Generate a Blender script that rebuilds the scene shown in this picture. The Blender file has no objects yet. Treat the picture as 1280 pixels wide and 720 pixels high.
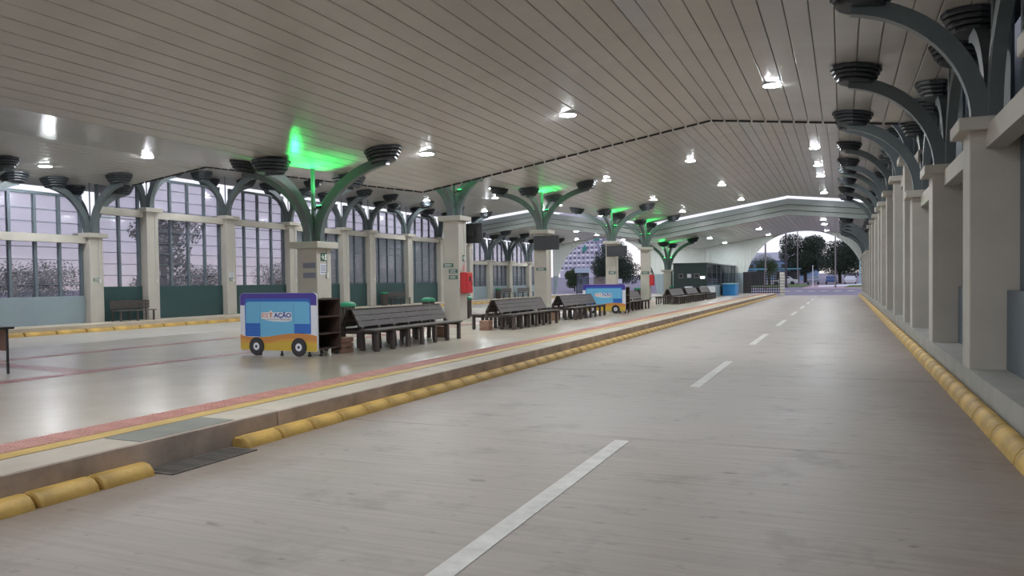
import bpy, bmesh, math, random
from mathutils import Vector, Matrix
random.seed(7)
scene = bpy.context.scene
COL = scene.collection
PI = math.pi

# ------------------------------------------------------------------ camera
F_PX, PRINC_Y = 965.0, 16.5
YAW, PITCH, ROLL = 0.404583, -0.025, 0.013
def cam_axes():
    f = Vector((-math.sin(YAW)*math.cos(PITCH), math.cos(YAW)*math.cos(PITCH), math.sin(PITCH)))
    r = Vector((math.cos(YAW), math.sin(YAW), 0)); u = r.cross(f)
    return r*math.cos(ROLL)-u*math.sin(ROLL), u*math.cos(ROLL)+r*math.sin(ROLL), f
_r, _u, _f = cam_axes()
cam_data = bpy.data.cameras.new('camera')
cam = bpy.data.objects.new('camera', cam_data); COL.objects.link(cam)
M4 = Matrix.Identity(4)
for i in range(3):
    M4[i][0], M4[i][1], M4[i][2] = _r[i], _u[i], -_f[i]
M4.translation = Vector((0, 0, 1.7))
cam.matrix_world = M4
cam_data.sensor_width = 36.0; cam_data.lens = F_PX/1280*36.0
cam_data.shift_y = PRINC_Y/1280; cam_data.clip_end = 1500
scene.camera = cam

# ------------------------------------------------------------------ world, exposure
scene.view_settings.view_transform = 'Standard'
scene.view_settings.look = 'None'
scene.view_settings.gamma = 1.0
scene.view_settings.use_curve_mapping = False
scene.view_settings.exposure = 0.0
LAMP = 410.0
SKY = 1.15
world = bpy.data.worlds.new('dusk_sky'); scene.world = world
world.use_nodes = True
wn = world.node_tree.nodes; wl = world.node_tree.links
bg = wn['Background']; bg.inputs['Strength'].default_value = SKY
tc = wn.new('ShaderNodeTexCoord'); sp = wn.new('ShaderNodeSeparateXYZ'); rp = wn.new('ShaderNodeValToRGB')
wl.new(tc.outputs['Generated'], sp.inputs[0]); wl.new(sp.outputs['Z'], rp.inputs['Fac']); wl.new(rp.outputs['Color'], bg.inputs['Color'])
e = rp.color_ramp.elements
e[0].position = 0.0; e[0].color = (1.0, 0.93, 0.91, 1)
e[1].position = 1.0; e[1].color = (0.50, 0.55, 0.78, 1)
k = rp.color_ramp.elements.new(0.05); k.color = (0.90, 0.90, 1.0, 1)
k = rp.color_ramp.elements.new(0.35); k.color = (0.80, 0.79, 0.95, 1)

# ------------------------------------------------------------------ materials
MATS = {}
def mat(name, col, rough=0.6, metal=0.0, var=0.0, vscale=3.0, bump=0.0, bscale=30.0, spec=0.5, emit=None, estr=0.0, stretch=None, coat=0.0):
    if name in MATS: return MATS[name]
    m = bpy.data.materials.new(name); m.use_nodes = True
    nt = m.node_tree; b = nt.nodes['Principled BSDF']
    b.inputs['Base Color'].default_value = (*col, 1); b.inputs['Roughness'].default_value = rough
    b.inputs['Metallic'].default_value = metal; b.inputs['Specular IOR Level'].default_value = spec
    if coat: b.inputs['Coat Weight'].default_value = coat; b.inputs['Coat Roughness'].default_value = 0.08
    if emit: b.inputs['Emission Color'].default_value = (*emit, 1); b.inputs['Emission Strength'].default_value = estr
    if var or bump:
        t = nt.nodes.new('ShaderNodeTexCoord'); mp = nt.nodes.new('ShaderNodeMapping')
        nt.links.new(t.outputs['Object'], mp.inputs[0])
        if stretch: mp.inputs['Scale'].default_value = stretch
    if var:
        n = nt.nodes.new('ShaderNodeTexNoise'); n.inputs['Scale'].default_value = vscale; n.inputs['Detail'].default_value = 6; n.inputs['Roughness'].default_value = 0.62
        nt.links.new(mp.outputs[0], n.inputs['Vector'])
        r = nt.nodes.new('ShaderNodeValToRGB'); nt.links.new(n.outputs['Fac'], r.inputs['Fac'])
        r.color_ramp.elements[0].position = 0.3; r.color_ramp.elements[1].position = 0.7
        r.color_ramp.elements[0].color = (*[max(0, c*(1-var)) for c in col], 1)
        r.color_ramp.elements[1].color = (*[min(1, c*(1+var)) for c in col], 1)
        nt.links.new(r.outputs['Color'], b.inputs['Base Color'])
    if bump:
        n2 = nt.nodes.new('ShaderNodeTexNoise'); n2.inputs['Scale'].default_value = bscale; n2.inputs['Detail'].default_value = 4
        nt.links.new(mp.outputs[0], n2.inputs['Vector'])
        bp = nt.nodes.new('ShaderNodeBump'); bp.inputs['Strength'].default_value = bump; bp.inputs['Distance'].default_value = 0.01
        nt.links.new(n2.outputs['Fac'], bp.inputs['Height']); nt.links.new(bp.outputs['Normal'], b.inputs['Normal'])
    MATS[name] = m
    return m
def glass(name, tint, refl=0.1, haze=0.0, hazecol=(0.6, 0.6, 0.65)):
    m = bpy.data.materials.new(name); m.use_nodes = True
    nt = m.node_tree; nt.nodes.clear()
    o = nt.nodes.new('ShaderNodeOutputMaterial'); tr = nt.nodes.new('ShaderNodeBsdfTransparent'); gl = nt.nodes.new('ShaderNodeBsdfGlossy')
    mx = nt.nodes.new('ShaderNodeMixShader'); tr.inputs[0].default_value = (*tint, 1); gl.inputs['Roughness'].default_value = 0.08
    mx.inputs[0].default_value = refl
    first = tr
    if haze:
        d = nt.nodes.new('ShaderNodeBsdfDiffuse'); d.inputs[0].default_value = (*hazecol, 1)
        m2 = nt.nodes.new('ShaderNodeMixShader'); m2.inputs[0].default_value = haze
        nt.links.new(tr.outputs[0], m2.inputs[1]); nt.links.new(d.outputs[0], m2.inputs[2]); first = m2
    nt.links.new(first.outputs[0], mx.inputs[1]); nt.links.new(gl.outputs[0], mx.inputs[2]); nt.links.new(mx.outputs[0], o.inputs[0])
    MATS[name] = m
    return m

def road_material():
    m = bpy.data.materials.new('road_concrete'); m.use_nodes = True
    nt = m.node_tree; N = nt.nodes; L = nt.links; b = N['Principled BSDF']
    g = N.new('ShaderNodeNewGeometry')
    def noise(scale, sc3, det=6, rough=.6):
        mp = N.new('ShaderNodeMapping'); mp.inputs['Scale'].default_value = sc3; L.new(g.outputs['Position'], mp.inputs[0])
        n = N.new('ShaderNodeTexNoise'); n.inputs['Scale'].default_value = scale; n.inputs['Detail'].default_value = det; n.inputs['Roughness'].default_value = rough
        L.new(mp.outputs[0], n.inputs['Vector']); return n
    big = noise(.35, (1, .45, 1), 5); brush = noise(2.2, (.35, 9, 1), 4, .5); stain = noise(1.1, (1, 1, 1), 7, .68); spot = noise(5.0, (.8, 1.6, 1), 4, .5)
    def ramp(src, p0, c0, p1, c1):
        r = N.new('ShaderNodeValToRGB'); L.new(src.outputs['Fac'], r.inputs['Fac'])
        r.color_ramp.elements[0].position = p0; r.color_ramp.elements[0].color = (*c0, 1)
        r.color_ramp.elements[1].position = p1; r.color_ramp.elements[1].color = (*c1, 1); return r
    base = ramp(big, .32, (.33, .288, .25), .68, (.425, .378, .335))
    def mult(a, c, fac=1.0):
        x = N.new('ShaderNodeMixRGB'); x.blend_type = 'MULTIPLY'; x.inputs[0].default_value = fac
        L.new(a.outputs[0], x.inputs[1]); L.new(c.outputs[0], x.inputs[2]); return x
    c = mult(base, ramp(brush, .35, (.90, .90, .90), .65, (1.05, 1.05, 1.05)))
    c = mult(c, ramp(stain, .30, (.72, .71, .71), .46, (1, 1, 1)))
    c = mult(c, ramp(spot, .27, (.62, .62, .62), .35, (1, 1, 1)))
    # brown dust gathered along both edges of the lane
    sx = N.new('ShaderNodeSeparateXYZ'); L.new(g.outputs['Position'], sx.inputs[0])
    dist = N.new('ShaderNodeMath'); dist.operation = 'ABSOLUTE'; sub = N.new('ShaderNodeMath'); sub.inputs[1].default_value = -2.15; sub.operation = 'SUBTRACT'
    L.new(sx.outputs['X'], sub.inputs[0]); L.new(sub.outputs[0], dist.inputs[0])
    wob = N.new('ShaderNodeMath'); wob.operation = 'MULTIPLY_ADD'; wob.inputs[1].default_value = 2.2; L.new(stain.outputs['Fac'], wob.inputs[0]); L.new(dist.outputs[0], wob.inputs[2])
    mr = N.new('ShaderNodeMapRange'); mr.inputs['From Min'].default_value = 3.75; mr.inputs['From Max'].default_value = 4.75; mr.inputs['To Max'].default_value = .75; L.new(wob.outputs[0], mr.inputs['Value'])
    dm_ = N.new('ShaderNodeMixRGB'); dm_.inputs[2].default_value = (.21, .15, .115, 1); L.new(mr.outputs[0], dm_.inputs[0]); L.new(c.outputs[0], dm_.inputs[1]); c = dm_
    L.new(c.outputs[0], b.inputs['Base Color'])
    rr = ramp(big, .3, (.40, .40, .40), .7, (.58, .58, .58)); L.new(rr.outputs[0], b.inputs['Roughness'])
    b.inputs['Specular IOR Level'].default_value = .45
    bp = N.new('ShaderNodeBump'); bp.inputs['Strength'].default_value = .25; bp.inputs['Distance'].default_value = .01
    L.new(brush.outputs['Fac'], bp.inputs['Height']); L.new(bp.outputs['Normal'], b.inputs['Normal'])
    MATS['road_concrete'] = m; return m
M_road = road_material()
M_plat = mat('platform_terrazzo', (.46, .405, .33), .26, var=.14, vscale=.6, spec=.5, bump=.03, bscale=3)
M_lroad = mat('left_lane_concrete', (.47, .44, .39), .35, var=.12, vscale=.5)
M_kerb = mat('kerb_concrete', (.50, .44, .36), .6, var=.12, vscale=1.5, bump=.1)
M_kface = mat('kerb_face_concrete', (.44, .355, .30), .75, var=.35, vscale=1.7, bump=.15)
M_yel = mat('yellow_paint', (.46, .29, .07), .6, var=.4, vscale=3, bump=.2, bscale=18)
M_yline = mat('yellow_line_paint', (.56, .38, .12), .55, var=.15, vscale=3)
M_white = mat('white_road_paint', (.66, .64, .60), .6, var=.15, vscale=5)
M_red = mat('red_tactile', (.50, .25, .21), .5, var=.15, vscale=2)
M_redd = mat('red_guide', (.30, .10, .085), .35, var=.15, vscale=2)
M_strip = mat('ceiling_panel', (.47, .45, .425), .26, var=.05, vscale=1, spec=.5)
M_dark = mat('dark_gap', (.03, .03, .032), .8)
M_gap = mat('ceiling_backing', (.13, .125, .12), .8)
M_conc = mat('column_paint', (.47, .44, .385), .65, var=.08, vscale=1.2, bump=.06)
M_steel = mat('slate_steel', (.125, .15, .155), .42, metal=.1, var=.12, vscale=2)
M_pad = mat('pad_steel', (.035, .042, .05), .5, var=.1)
M_mull = mat('mullion_steel', (.12, .15, .175), .45)
M_green = mat('dark_green_panel', (.022, .062, .063), .5, var=.1, vscale=1)
M_gpan = mat('blue_grey_panel', (.24, .30, .33), .5, var=.06, vscale=1)
M_rpan = mat('slate_panel', (.10, .125, .145), .5, var=.08, vscale=.8)
M_fascia = mat('fascia_metal', (.44, .50, .48), .3, var=.04)
M_siding = mat('white_siding', (.52, .55, .52), .4, var=.05)
M_wood = mat('bench_wood', (.072, .056, .051), .5, var=.3, vscale=3, stretch=(6, 1, 6))
M_crate = mat('crate_wood', (.30, .17, .12), .65, var=.25, vscale=6)
M_shelf = mat('shelf_wood', (.085, .055, .045), .5, var=.25, vscale=3)
M_black = mat('black_rubber', (.012, .012, .014), .5)
M_blackm = mat('black_metal', (.02, .02, .022), .4)
M_binw = mat('bin_slats', (.09, .07, .06), .6, var=.2, vscale=5)
M_lid = mat('green_lid', (.01, .21, .10), .4)
M_redbox = mat('red_enamel', (.55, .025, .03), .35)
M_screen = mat('tv_screen', (.035, .038, .045), .25)
M_lamp = mat('lamp_glow', (1, 1, 1), .4, emit=(.90, .95, 1.0), estr=LAMP)
M_ring = mat('lamp_ring', (.75, .75, .75), .35)
M_pipe = mat('white_pipe', (.62, .61, .57), .5)
M_pane = glass('wall_pane', (.76, .74, .80), .06, .16, (.46, .46, .50))
M_panelow = glass('hazy_pane', (.40, .41, .44), .08, .35, (.36, .38, .41))
M_kglass = glass('kiosk_pane', (.55, .62, .68), .25)

# ------------------------------------------------------------------ mesh helpers
class MB:
    def __init__(s): s.v = []; s.f = []
    def poly(s, pts, faces):
        n = len(s.v); s.v += [tuple(p) for p in pts]; s.f += [tuple(n+i for i in f) for f in faces]; return s
    def box(s, x0, x1, y0, y1, z0, z1):
        return s.poly([(x0, y0, z0), (x1, y0, z0), (x1, y1, z0), (x0, y1, z0), (x0, y0, z1), (x1, y0, z1), (x1, y1, z1), (x0, y1, z1)],
                      [(0, 3, 2, 1), (4, 5, 6, 7), (0, 1, 5, 4), (1, 2, 6, 5), (2, 3, 7, 6), (3, 0, 4, 7)])
    def bbox(s, x0, x1, y0, y1, z0, z1, b=.01):
        # chamfered box: two-step top and sides
        pts = []; zs = [(z0, b), (z0+b, 0), (z1-b, 0), (z1, b)]
        for z, i in zs:
            X0, X1, Y0, Y1 = x0+i, x1-i, y0+i, y1-i; c = b if i == 0 else b*.5
            pts += [(X0+c, Y0, z), (X1-c, Y0, z), (X1, Y0+c, z), (X1, Y1-c, z), (X1-c, Y1, z), (X0+c, Y1, z), (X0, Y1-c, z), (X0, Y0+c, z)]
        fs = [tuple(range(7, -1, -1)), tuple(range(24, 32))]
        for k in range(3):
            for j in range(8): fs.append((k*8+j, k*8+(j+1) % 8, k*8+8+(j+1) % 8, k*8+8+j))
        return s.poly(pts, fs)
    def prism(s, prof, axis, a, b):
        # prof: list of 2D points; axis 'x': (y,z), 'y': (x,z), 'z': (x,y)
        def P(p, t): return (t, p[0], p[1]) if axis == 'x' else ((p[0], t, p[1]) if axis == 'y' else (p[0], p[1], t))
        n = len(prof)
        return s.poly([P(p, a) for p in prof]+[P(p, b) for p in prof],
                      [tuple(range(n)), tuple(range(2*n-1, n-1, -1))]+[(i, n+i, n+(i+1) % n, (i+1) % n) for i in range(n)])
    def lathe(s, prof, c=(0, 0, 0), seg=16):
        # prof: (r,z) from bottom to top
        pts = []; fs = []; n = len(prof)
        for r, z in prof:
            for k in range(seg):
                a = 2*PI*k/seg; pts.append((c[0]+r*math.cos(a), c[1]+r*math.sin(a), c[2]+z))
        for i in range(n-1):
            for k in range(seg): fs.append((i*seg+k, i*seg+(k+1) % seg, (i+1)*seg+(k+1) % seg, (i+1)*seg+k))
        fs.append(tuple(range(seg-1, -1, -1))); fs.append(tuple((n-1)*seg+k for k in range(seg)))
        return s.poly(pts, fs)
    def tube(s, path, r, seg=8, rect=None):
        # sweep a circle (or rectangle rect=(w_side,h_normal)) along path
        path = [Vector(p) for p in path]; n = len(path); rings = []
        pts = []; fs = []
        side0 = None
        for i, p in enumerate(path):
            t = (path[min(i+1, n-1)]-path[max(i-1, 0)]).normalized()
            if side0 is None:
                ref = Vector((0, 0, 1)) if abs(t.z) < .9 else Vector((1, 0, 0))
                d = path[-1]-path[0]; d.z = 0
                if abs(t.z) >= .9 and d.length > .01: ref = d.normalized()
                side0 = t.cross(ref).normalized()
            sd = (side0-t*side0.dot(t)).normalized(); nm = sd.cross(t)
            if rect:
                w, h = rect[0]/2, rect[1]/2
                q = [(-w, -h), (w, -h), (w, h), (-w, h)]
            else:
                rr = r[i] if isinstance(r, (list, tuple)) else r
                q = [(rr*math.cos(2*PI*k/seg), rr*math.sin(2*PI*k/seg)) for k in range(seg)]
            pts += [tuple(p+sd*a+nm*b) for a, b in q]; m = len(q)
        for i in range(n-1):
            for k in range(m): fs.append((i*m+k, i*m+(k+1) % m, (i+1)*m+(k+1) % m, (i+1)*m+k))
        fs.append(tuple(range(m-1, -1, -1))); fs.append(tuple((n-1)*m+k for k in range(m)))
        return s.poly(pts, fs)
    def mesh(s, name, m, smooth=False):
        me = bpy.data.meshes.new(name); me.from_pydata(s.v, [], s.f); me.materials.append(m)
        bm = bmesh.new(); bm.from_mesh(me); bmesh.ops.recalc_face_normals(bm, faces=bm.faces); bm.to_mesh(me); bm.free()
        if smooth:
            for p in me.polygons: p.use_smooth = True
            try: me.set_sharp_from_angle(angle=math.radians(40))
            except Exception: pass
        me.update(); return me
    def build(s, name, m, parent=None, loc=None, smooth=False):
        return link(name, s.mesh(name, m, smooth), parent, loc)
def link(name, me, parent=None, loc=None, rotz=0):
    o = bpy.data.objects.new(name, me); COL.objects.link(o)
    if parent: o.parent = parent
    if loc: o.location = loc
    if rotz: o.rotation_euler.z = rotz
    return o
def tag(o, label=None, cat=None, group=None, kind=None):
    if label: o['label'] = label
    if cat: o['category'] = cat
    if group: o['group'] = group
    if kind: o['kind'] = kind
    return o
def empty(name, loc=(0, 0, 0), rotz=0):
    o = bpy.data.objects.new(name, None); COL.objects.link(o); o.location = loc; o.rotation_euler.z = rotz
    o.empty_display_size = .2; return o
def copy_tree(o, parent=None, loc=None, rotz=None):
    c = o.copy(); COL.objects.link(c); c.parent = parent
    if loc is not None: c.location = loc
    if rotz is not None: c.rotation_euler.z = rotz
    for ch in list(o.children): copy_tree(ch, c)
    return c
def arc(cx, cy, r, a0, a1, n):
    return [(cx+r*math.cos(a0+(a1-a0)*i/n), cy+r*math.sin(a0+(a1-a0)*i/n)) for i in range(n+1)]
def text_mesh(body, size, m, extrude=.003, bold=0.0):
    cu = bpy.data.curves.new('lettering', 'FONT'); cu.body = body; cu.size = size; cu.extrude = extrude; cu.offset = bold
    cu.align_x = 'LEFT'; cu.resolution_u = 3
    o = bpy.data.objects.new('lettering', cu); COL.objects.link(o)
    dg = bpy.context.evaluated_depsgraph_get(); dg.update()
    me = bpy.data.meshes.new_from_object(o.evaluated_get(dg)); bpy.data.objects.remove(o); bpy.data.curves.remove(cu)
    me.materials.clear(); me.materials.append(m); return me

# ------------------------------------------------------------------ roof profile
XR, XL = 2.6, -29.4
PROFILE = [(XR, 5.78), (-3.6, 6.47), (-13.5, 4.9), (-23.4, 6.47), (XL, 5.76)]
def roofz(x, off=0.0):
    for (xa, za), (xb, zb) in zip(PROFILE, PROFILE[1:]):
        if xb <= x <= xa: return za+(zb-za)*(xa-x)/(xa-xb)+off
    return (PROFILE[0][1] if x > XR else PROFILE[-1][1])+off
def slope(x): return (roofz(x+.05)-roofz(x-.05))/.1
SECT = [(-9.0, 23.7, 0.0), (23.95, 58.8, 1.15), (59.75, 80.0, -0.12)]
PLAT = .27

# ------------------------------------------------------------------ ground, road
fl = MB().box(-5.92, 1.62, -9, 81.2, -.30, -.012).build('floor', M_dark); tag(fl, kind='structure')
ys = [-9.0, -3.9, 2.1, 8.1, 14.1, 20.1, 26.1, 32.1, 38.1, 44.1, 50.1, 56.1, 62.1, 68.1, 74.1, 81.2]
slabmesh = {}
for a, b in zip(ys, ys[1:]):
    key = round(b-a, 2)
    if key not in slabmesh: slabmesh[key] = MB().bbox(-5.92, 1.62, 0.006, b-a-.006, -.03, 0, .006).mesh('road_slab', M_road)
    link('road_slab', slabmesh[key], fl, (0, a, 0))
dm = MB().box(-2.23, -2.07, 0, 4.1, 0, .004).mesh('lane_dash', M_white)
for k in range(-1, 9): link('lane_dash', dm, fl, (0, 3.85+8.43*k, 0))
lf = MB().box(-26.35, -18.02, -9, 81, -.3, 0).build('floor', M_lroad); tag(lf, kind='structure')
for k in range(1, 7): MB().box(-22.1, -21.95, 10+8.4*k, 14.1+8.4*k, 0, .004).build('lane_dash', M_white, lf)

# outside ground rises gently beyond the far end
def gz(y): return 0 if y < 86 else .0105*(y-86)
og = MB()
for (ya, yb) in ((81.2, 86), (86, 520)):
    og.poly([(-220, ya, gz(ya)-.012), (160, ya, gz(ya)-.012), (160, yb, gz(yb)-.012), (-220, yb, gz(yb)-.012)], [(0, 1, 2, 3)])
M_asph = mat('purple_asphalt', (.20, .18, .235), .7, var=.1, vscale=.5)
tag(og.build('ground', M_asph), kind='structure')
sg = MB().poly([(-220, -60, -.05), (-29.5, -60, -.05), (-29.5, 81.2, -.05), (-220, 81.2, -.05)], [(0, 1, 2, 3)]).poly([(3.4, -60, -.05), (160, -60, -.05), (160, 81.2, -.05), (3.4, 81.2, -.05)], [(0, 1, 2, 3)])
sg.poly([(-29.5, -60, -.05), (3.4, -60, -.05), (3.4, -9, -.05), (-29.5, -9, -.05)], [(0, 1, 2, 3)])
tag(sg.build('ground', mat('outer_ground', (.20, .21, .17), .9, var=.2, vscale=.3)), kind='structure')

# platform
pf = MB().box(-18.02, -6.46, -9, 78.6, -.3, PLAT).build('platform', M_plat); tag(pf, kind='structure')
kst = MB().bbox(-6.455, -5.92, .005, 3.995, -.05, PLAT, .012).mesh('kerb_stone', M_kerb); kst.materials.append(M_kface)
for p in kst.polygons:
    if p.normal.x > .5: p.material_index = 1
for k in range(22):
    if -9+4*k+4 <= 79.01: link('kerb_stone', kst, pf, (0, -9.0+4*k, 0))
MB().box(-6.68, -6.47, -9, 78.6, PLAT, PLAT+.003).build('yellow_line', M_yline, pf)
tt = MB().box(-.195, .195, -.195, .195, 0, .006)
for j in range(6):
    for i in range(6):
        dx_, dy_ = -.1625+.065*i, -.1625+.065*j
        tt.poly([(dx_-.02, dy_-.02, .006), (dx_+.02, dy_-.02, .006), (dx_+.02, dy_+.02, .006), (dx_-.02, dy_+.02, .006), (dx_-.012, dy_-.012, .014), (dx_+.012, dy_-.012, .014), (dx_+.012, dy_+.012, .014), (dx_-.012, dy_+.012, .014)],
                [(0, 1, 5, 4), (1, 2, 6, 5), (2, 3, 7, 6), (3, 0, 4, 7), (4, 5, 6, 7)])
ttm = tt.mesh('tactile_tile', M_red)
y = -2.0
while y < 78.3: link('tactile_tile', ttm, pf, (-6.885, y, PLAT)); y += .4
gm = MB()
for gx in (-11.75, -15.3): gm.box(gx-.17, gx+.17, -9, 78.6, PLAT, PLAT+.004)
gm.poly([(-11.88, 9.3, PLAT+.003), (-11.88, 8.9, PLAT+.003), (-18, 9.9, PLAT+.003), (-18, 10.3, PLAT+.003)], [(0, 1, 2, 3)])
gm.build('guide_strip', M_redd, pf)
MB().bbox(-6.42, -5.95, 5.15, 6.35, PLAT-.01, PLAT+.006, .004).build('access_cover', mat('cover_plate', (.22, .22, .19), .6, var=.15), pf)

# yellow kerb blocks at the foot of the platform
def kblock(L, w, h, m):
    prof = [(0, 0), (0, h*.75), (w*.15, h*.95), (w*.4, h), (w*.7, h*.85), (w*.93, h*.45), (w, 0)]
    b = MB(); n = len(prof)
    for t, sc in ((0, .86), (.02, 1), (L-.02, 1), (L, .86)): b.v += [(p[0]*(1 if p[0] == 0 else sc), t, p[1]*sc) for p in prof]
    for i in range(3):
        for k in range(n): b.f.append((i*n+k, i*n+(k+1) % n, (i+1)*n+(k+1) % n, (i+1)*n+k))
    b.f.append(tuple(range(n))); b.f.append(tuple(range(4*n-1, 3*n-1, -1)))
    return b.mesh('kerb_block', m, True)
kb = kblock(.545, .22, .115, M_yel)
def place_block(y, lab, grp): 
    o = link('kerb_block', kb, None, (-5.915, y, 0)); o.rotation_euler.z = random.uniform(-.012, .012); o.location.x += random.uniform(0, .012)+.005
    tag(o, lab, 'kerb block', grp)
for k in range(6): place_block(5.11-.56*(k+1), 'yellow rounded kerb block at platform foot, before the drain grate', 'yellow blocks before the drain grate')
k = 0
while 6.26+.56*k < 77.6:
    place_block(6.26+.56*k, 'yellow rounded kerb block at platform foot, beyond the drain grate', 'yellow blocks beyond the drain grate'); k += 1
kbr = kblock(1.19, .2, .17, M_yel)
for k in range(66):
    o = link('kerb_block', kbr, None, (1.605, 2.1+1.2*k, 0)); o.rotation_euler.z = PI; o.location.y += 1.19
    tag(o, 'long yellow painted kerb block at foot of the ledge under dark panel wall', 'kerb block', 'yellow blocks along the dark wall ledge')
kbl = kblock(1.15, .22, .15, M_yel)
for k in range(50):
    o = link('kerb_block', kbl, None, (-26.34, 12.0+1.2*k, 0))
    tag(o, 'yellow kerb block at foot of the glazed wall ledge', 'kerb block', 'yellow blocks along the glazed wall')

# drain grate
gr = empty('drain_grate', (-5.60, 5.68, 0)); tag(gr, 'dark steel drain grate in the gap between yellow kerb blocks', 'drain')
g = MB()
for (a, b, c, d) in ((-.3, .06, -.55, -.51), (-.3, .06, .51, .55), (-.3, -.275, -.51, .51), (.035, .06, -.51, .51)): g.box(a, b, c, d, .001, .012)
M_worn = mat('worn_steel', (.15, .135, .12), .6, metal=.2, var=.35, vscale=6)
g.build('frame', M_worn, gr)
MB().box(-.275, .035, -.51, .51, .001, .003).build('sump', M_dark, gr)
bar = MB().box(0, .022, -.51, .51, .003, .011).mesh('bar', M_worn)
for j in range(7): link('bar', bar, gr, (-.262+j*.043, 0, 0))
cb = MB().box(-.275, .035, 0, .02, .004, .009).mesh('cross_bar', M_worn)
for j in range(4): link('cross_bar', cb, gr, (0, -.4+j*.26, 0))

# ------------------------------------------------------------------ ceilings
for si, (ya, yb, off) in enumerate(SECT):
    L = yb-ya
    back = MB()
    top = [(x, z+off+.42) for x, z in PROFILE]; bot = [(x, z+off+.035) for x, z in PROFILE]
    back.prism(bot+top[::-1], 'y', ya+.02, yb-.02)
    ce = back.build('ceiling', M_gap); tag(ce, kind='structure')
    for (xa, za), (xb, zb) in zip(PROFILE, PROFILE[1:]):
        n = round((xa-xb)/.38); w = (xa-xb)/n; s = (za-zb)/(xa-xb); gp = .006
        pr = [(-w+gp, s*(-w+gp)), (-gp, -s*gp), (-gp, -s*gp+.034), (-gp-.004, -s*gp+.034), (-w+gp, s*(-w+gp)+.034)]
        pr = [(-w+gp, s*(-w+gp)+.034), (-w+gp, s*(-w+gp)+.008), (-w+gp+.012, s*(-w+gp+.012)), (-gp-.012, -s*(gp+.012)), (-gp, -s*gp+.008), (-gp, -s*gp+.034)]
        sm = MB().prism(pr, 'y', 0, L).mesh('ceiling_strip', M_strip)
        for k in range(n): link('ceiling_strip', sm, ce, (xa-k*w, ya, za+off-s*k*w))
        # broken dark trim along the far end, standing in for shaded strip ends
        if si == 0:
            cm = MB().prism([(-w+.03, s*(-w+.03)-.05), (-.03, -s*.03-.05), (-.03, -s*.03+.03), (-w+.03, s*(-w+.03)+.03)], 'y', 0, .03).mesh('edge_shade_trim', M_dark)
            for k in range(n): link('edge_shade_trim', cm, ce, (xa-k*w, yb+.01, za+off-s*k*w))

# stepped fascia of the lower far roof
fa = empty('trim_1'); tag(fa, kind='structure')
for (z0, z1, dy) in ((.0, .34, .20), (.34, .72, .10), (.72, 1.13, .0)):
    off = SECT[2][2]
    pts = [(x, z+off+z0+.005) for x, z in PROFILE]+[(x, z+off+z1) for x, z in PROFILE[::-1]]
    MB().prism(pts, 'y', 59.40+dy, 59.72).build('fascia_board', M_fascia, fa)
    edge = [(x, z+off+z0-.035) for x, z in PROFILE]+[(x, z+off+z0+.004) for x, z in PROFILE[::-1]]
    if z0 > 0: MB().prism(edge, 'y', 59.395+dy, 59.42+dy).build('shade_strip', M_gap, fa)  # dark strip added as the shade under each fascia step

# ------------------------------------------------------------------ tree columns
def pad_mesh(sx, sy=0):
    b = MB()
    for i, (r, z0, z1) in enumerate(((.36, -.33, -.26), (.42, -.25, -.18), (.46, -.17, -.10), (.50, -.09, .0))):
        n0 = len(b.v); b.lathe([(r-.03, z0), (r, z0+.02), (r, z1-.012), (r-.05, z1)], seg=12)
        b.v[n0:] = [(x, y, z+sx*x) for x, y, z in b.v[n0:]]
    return b.mesh('pad', M_pad)
PADS = {}
def arm(parent, dx, dy, R, cap, x0, off, w=.17, h=.24):
    px_, py_ = dx*R, dy*R
    zt = roofz(x0+px_, off)-.30
    T = math.radians(80); r0 = .15
    pts = []
    for i in range(15):
        t = T*i/14; rr = r0+(R+.12-r0)*(1-math.cos(t))/(1-math.cos(T)); zz = cap+(zt-cap)*math.sin(t)/math.sin(T)
        pts.append((dx*rr, dy*rr, zz))
    a = MB().tube(pts, 0, rect=(w, h)).build('arm', M_steel, parent)
    sx = round(slope(x0+px_), 3)
    if sx not in PADS: PADS[sx] = pad_mesh(sx)
    link('pad', PADS[sx], a, (px_, py_, roofz(x0+px_, off)-.002))
def make_column(x0, off, base, cap, half=.325, arms=((1, 0, 2.3), (-1, 0, 2.3), (0, 1, 1.85), (0, -1, 1.85)), lit=False, pole=.025, conduit=None):
    root = empty('tree_column', (x0, 0, 0))
    MB().bbox(-half, half, -half, half, base, cap-.17, .012).build('shaft', M_conc, root)
    MB().bbox(-half-.15, half+.15, -half-.15, half+.15, cap-.18, cap, .01).build('cap', M_conc, root)
    for dx, dy, R in arms: arm(root, dx, dy, R, cap-.01, x0, off)
    MB().tube([(0, 0, cap-.01), (0, 0, roofz(x0, off)+.02)], pole, 8).build('pole', M_steel, root)
    if conduit:
        c = MB().tube([(half+.02, .12, cap-.2), (half+.02, .12, base+1.75)], .016, 6)
        c.box(half, half+.04, .07, .17, base+1.6, base+1.76); c.build('conduit', M_pipe, root)
    return root
def place(proto, ylist, label, group, cat='column'):
    for i, y in enumerate(ylist):
        o = proto if i == 0 else copy_tree(proto)
        o.location.y = y; tag(o, label, cat, group)
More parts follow.
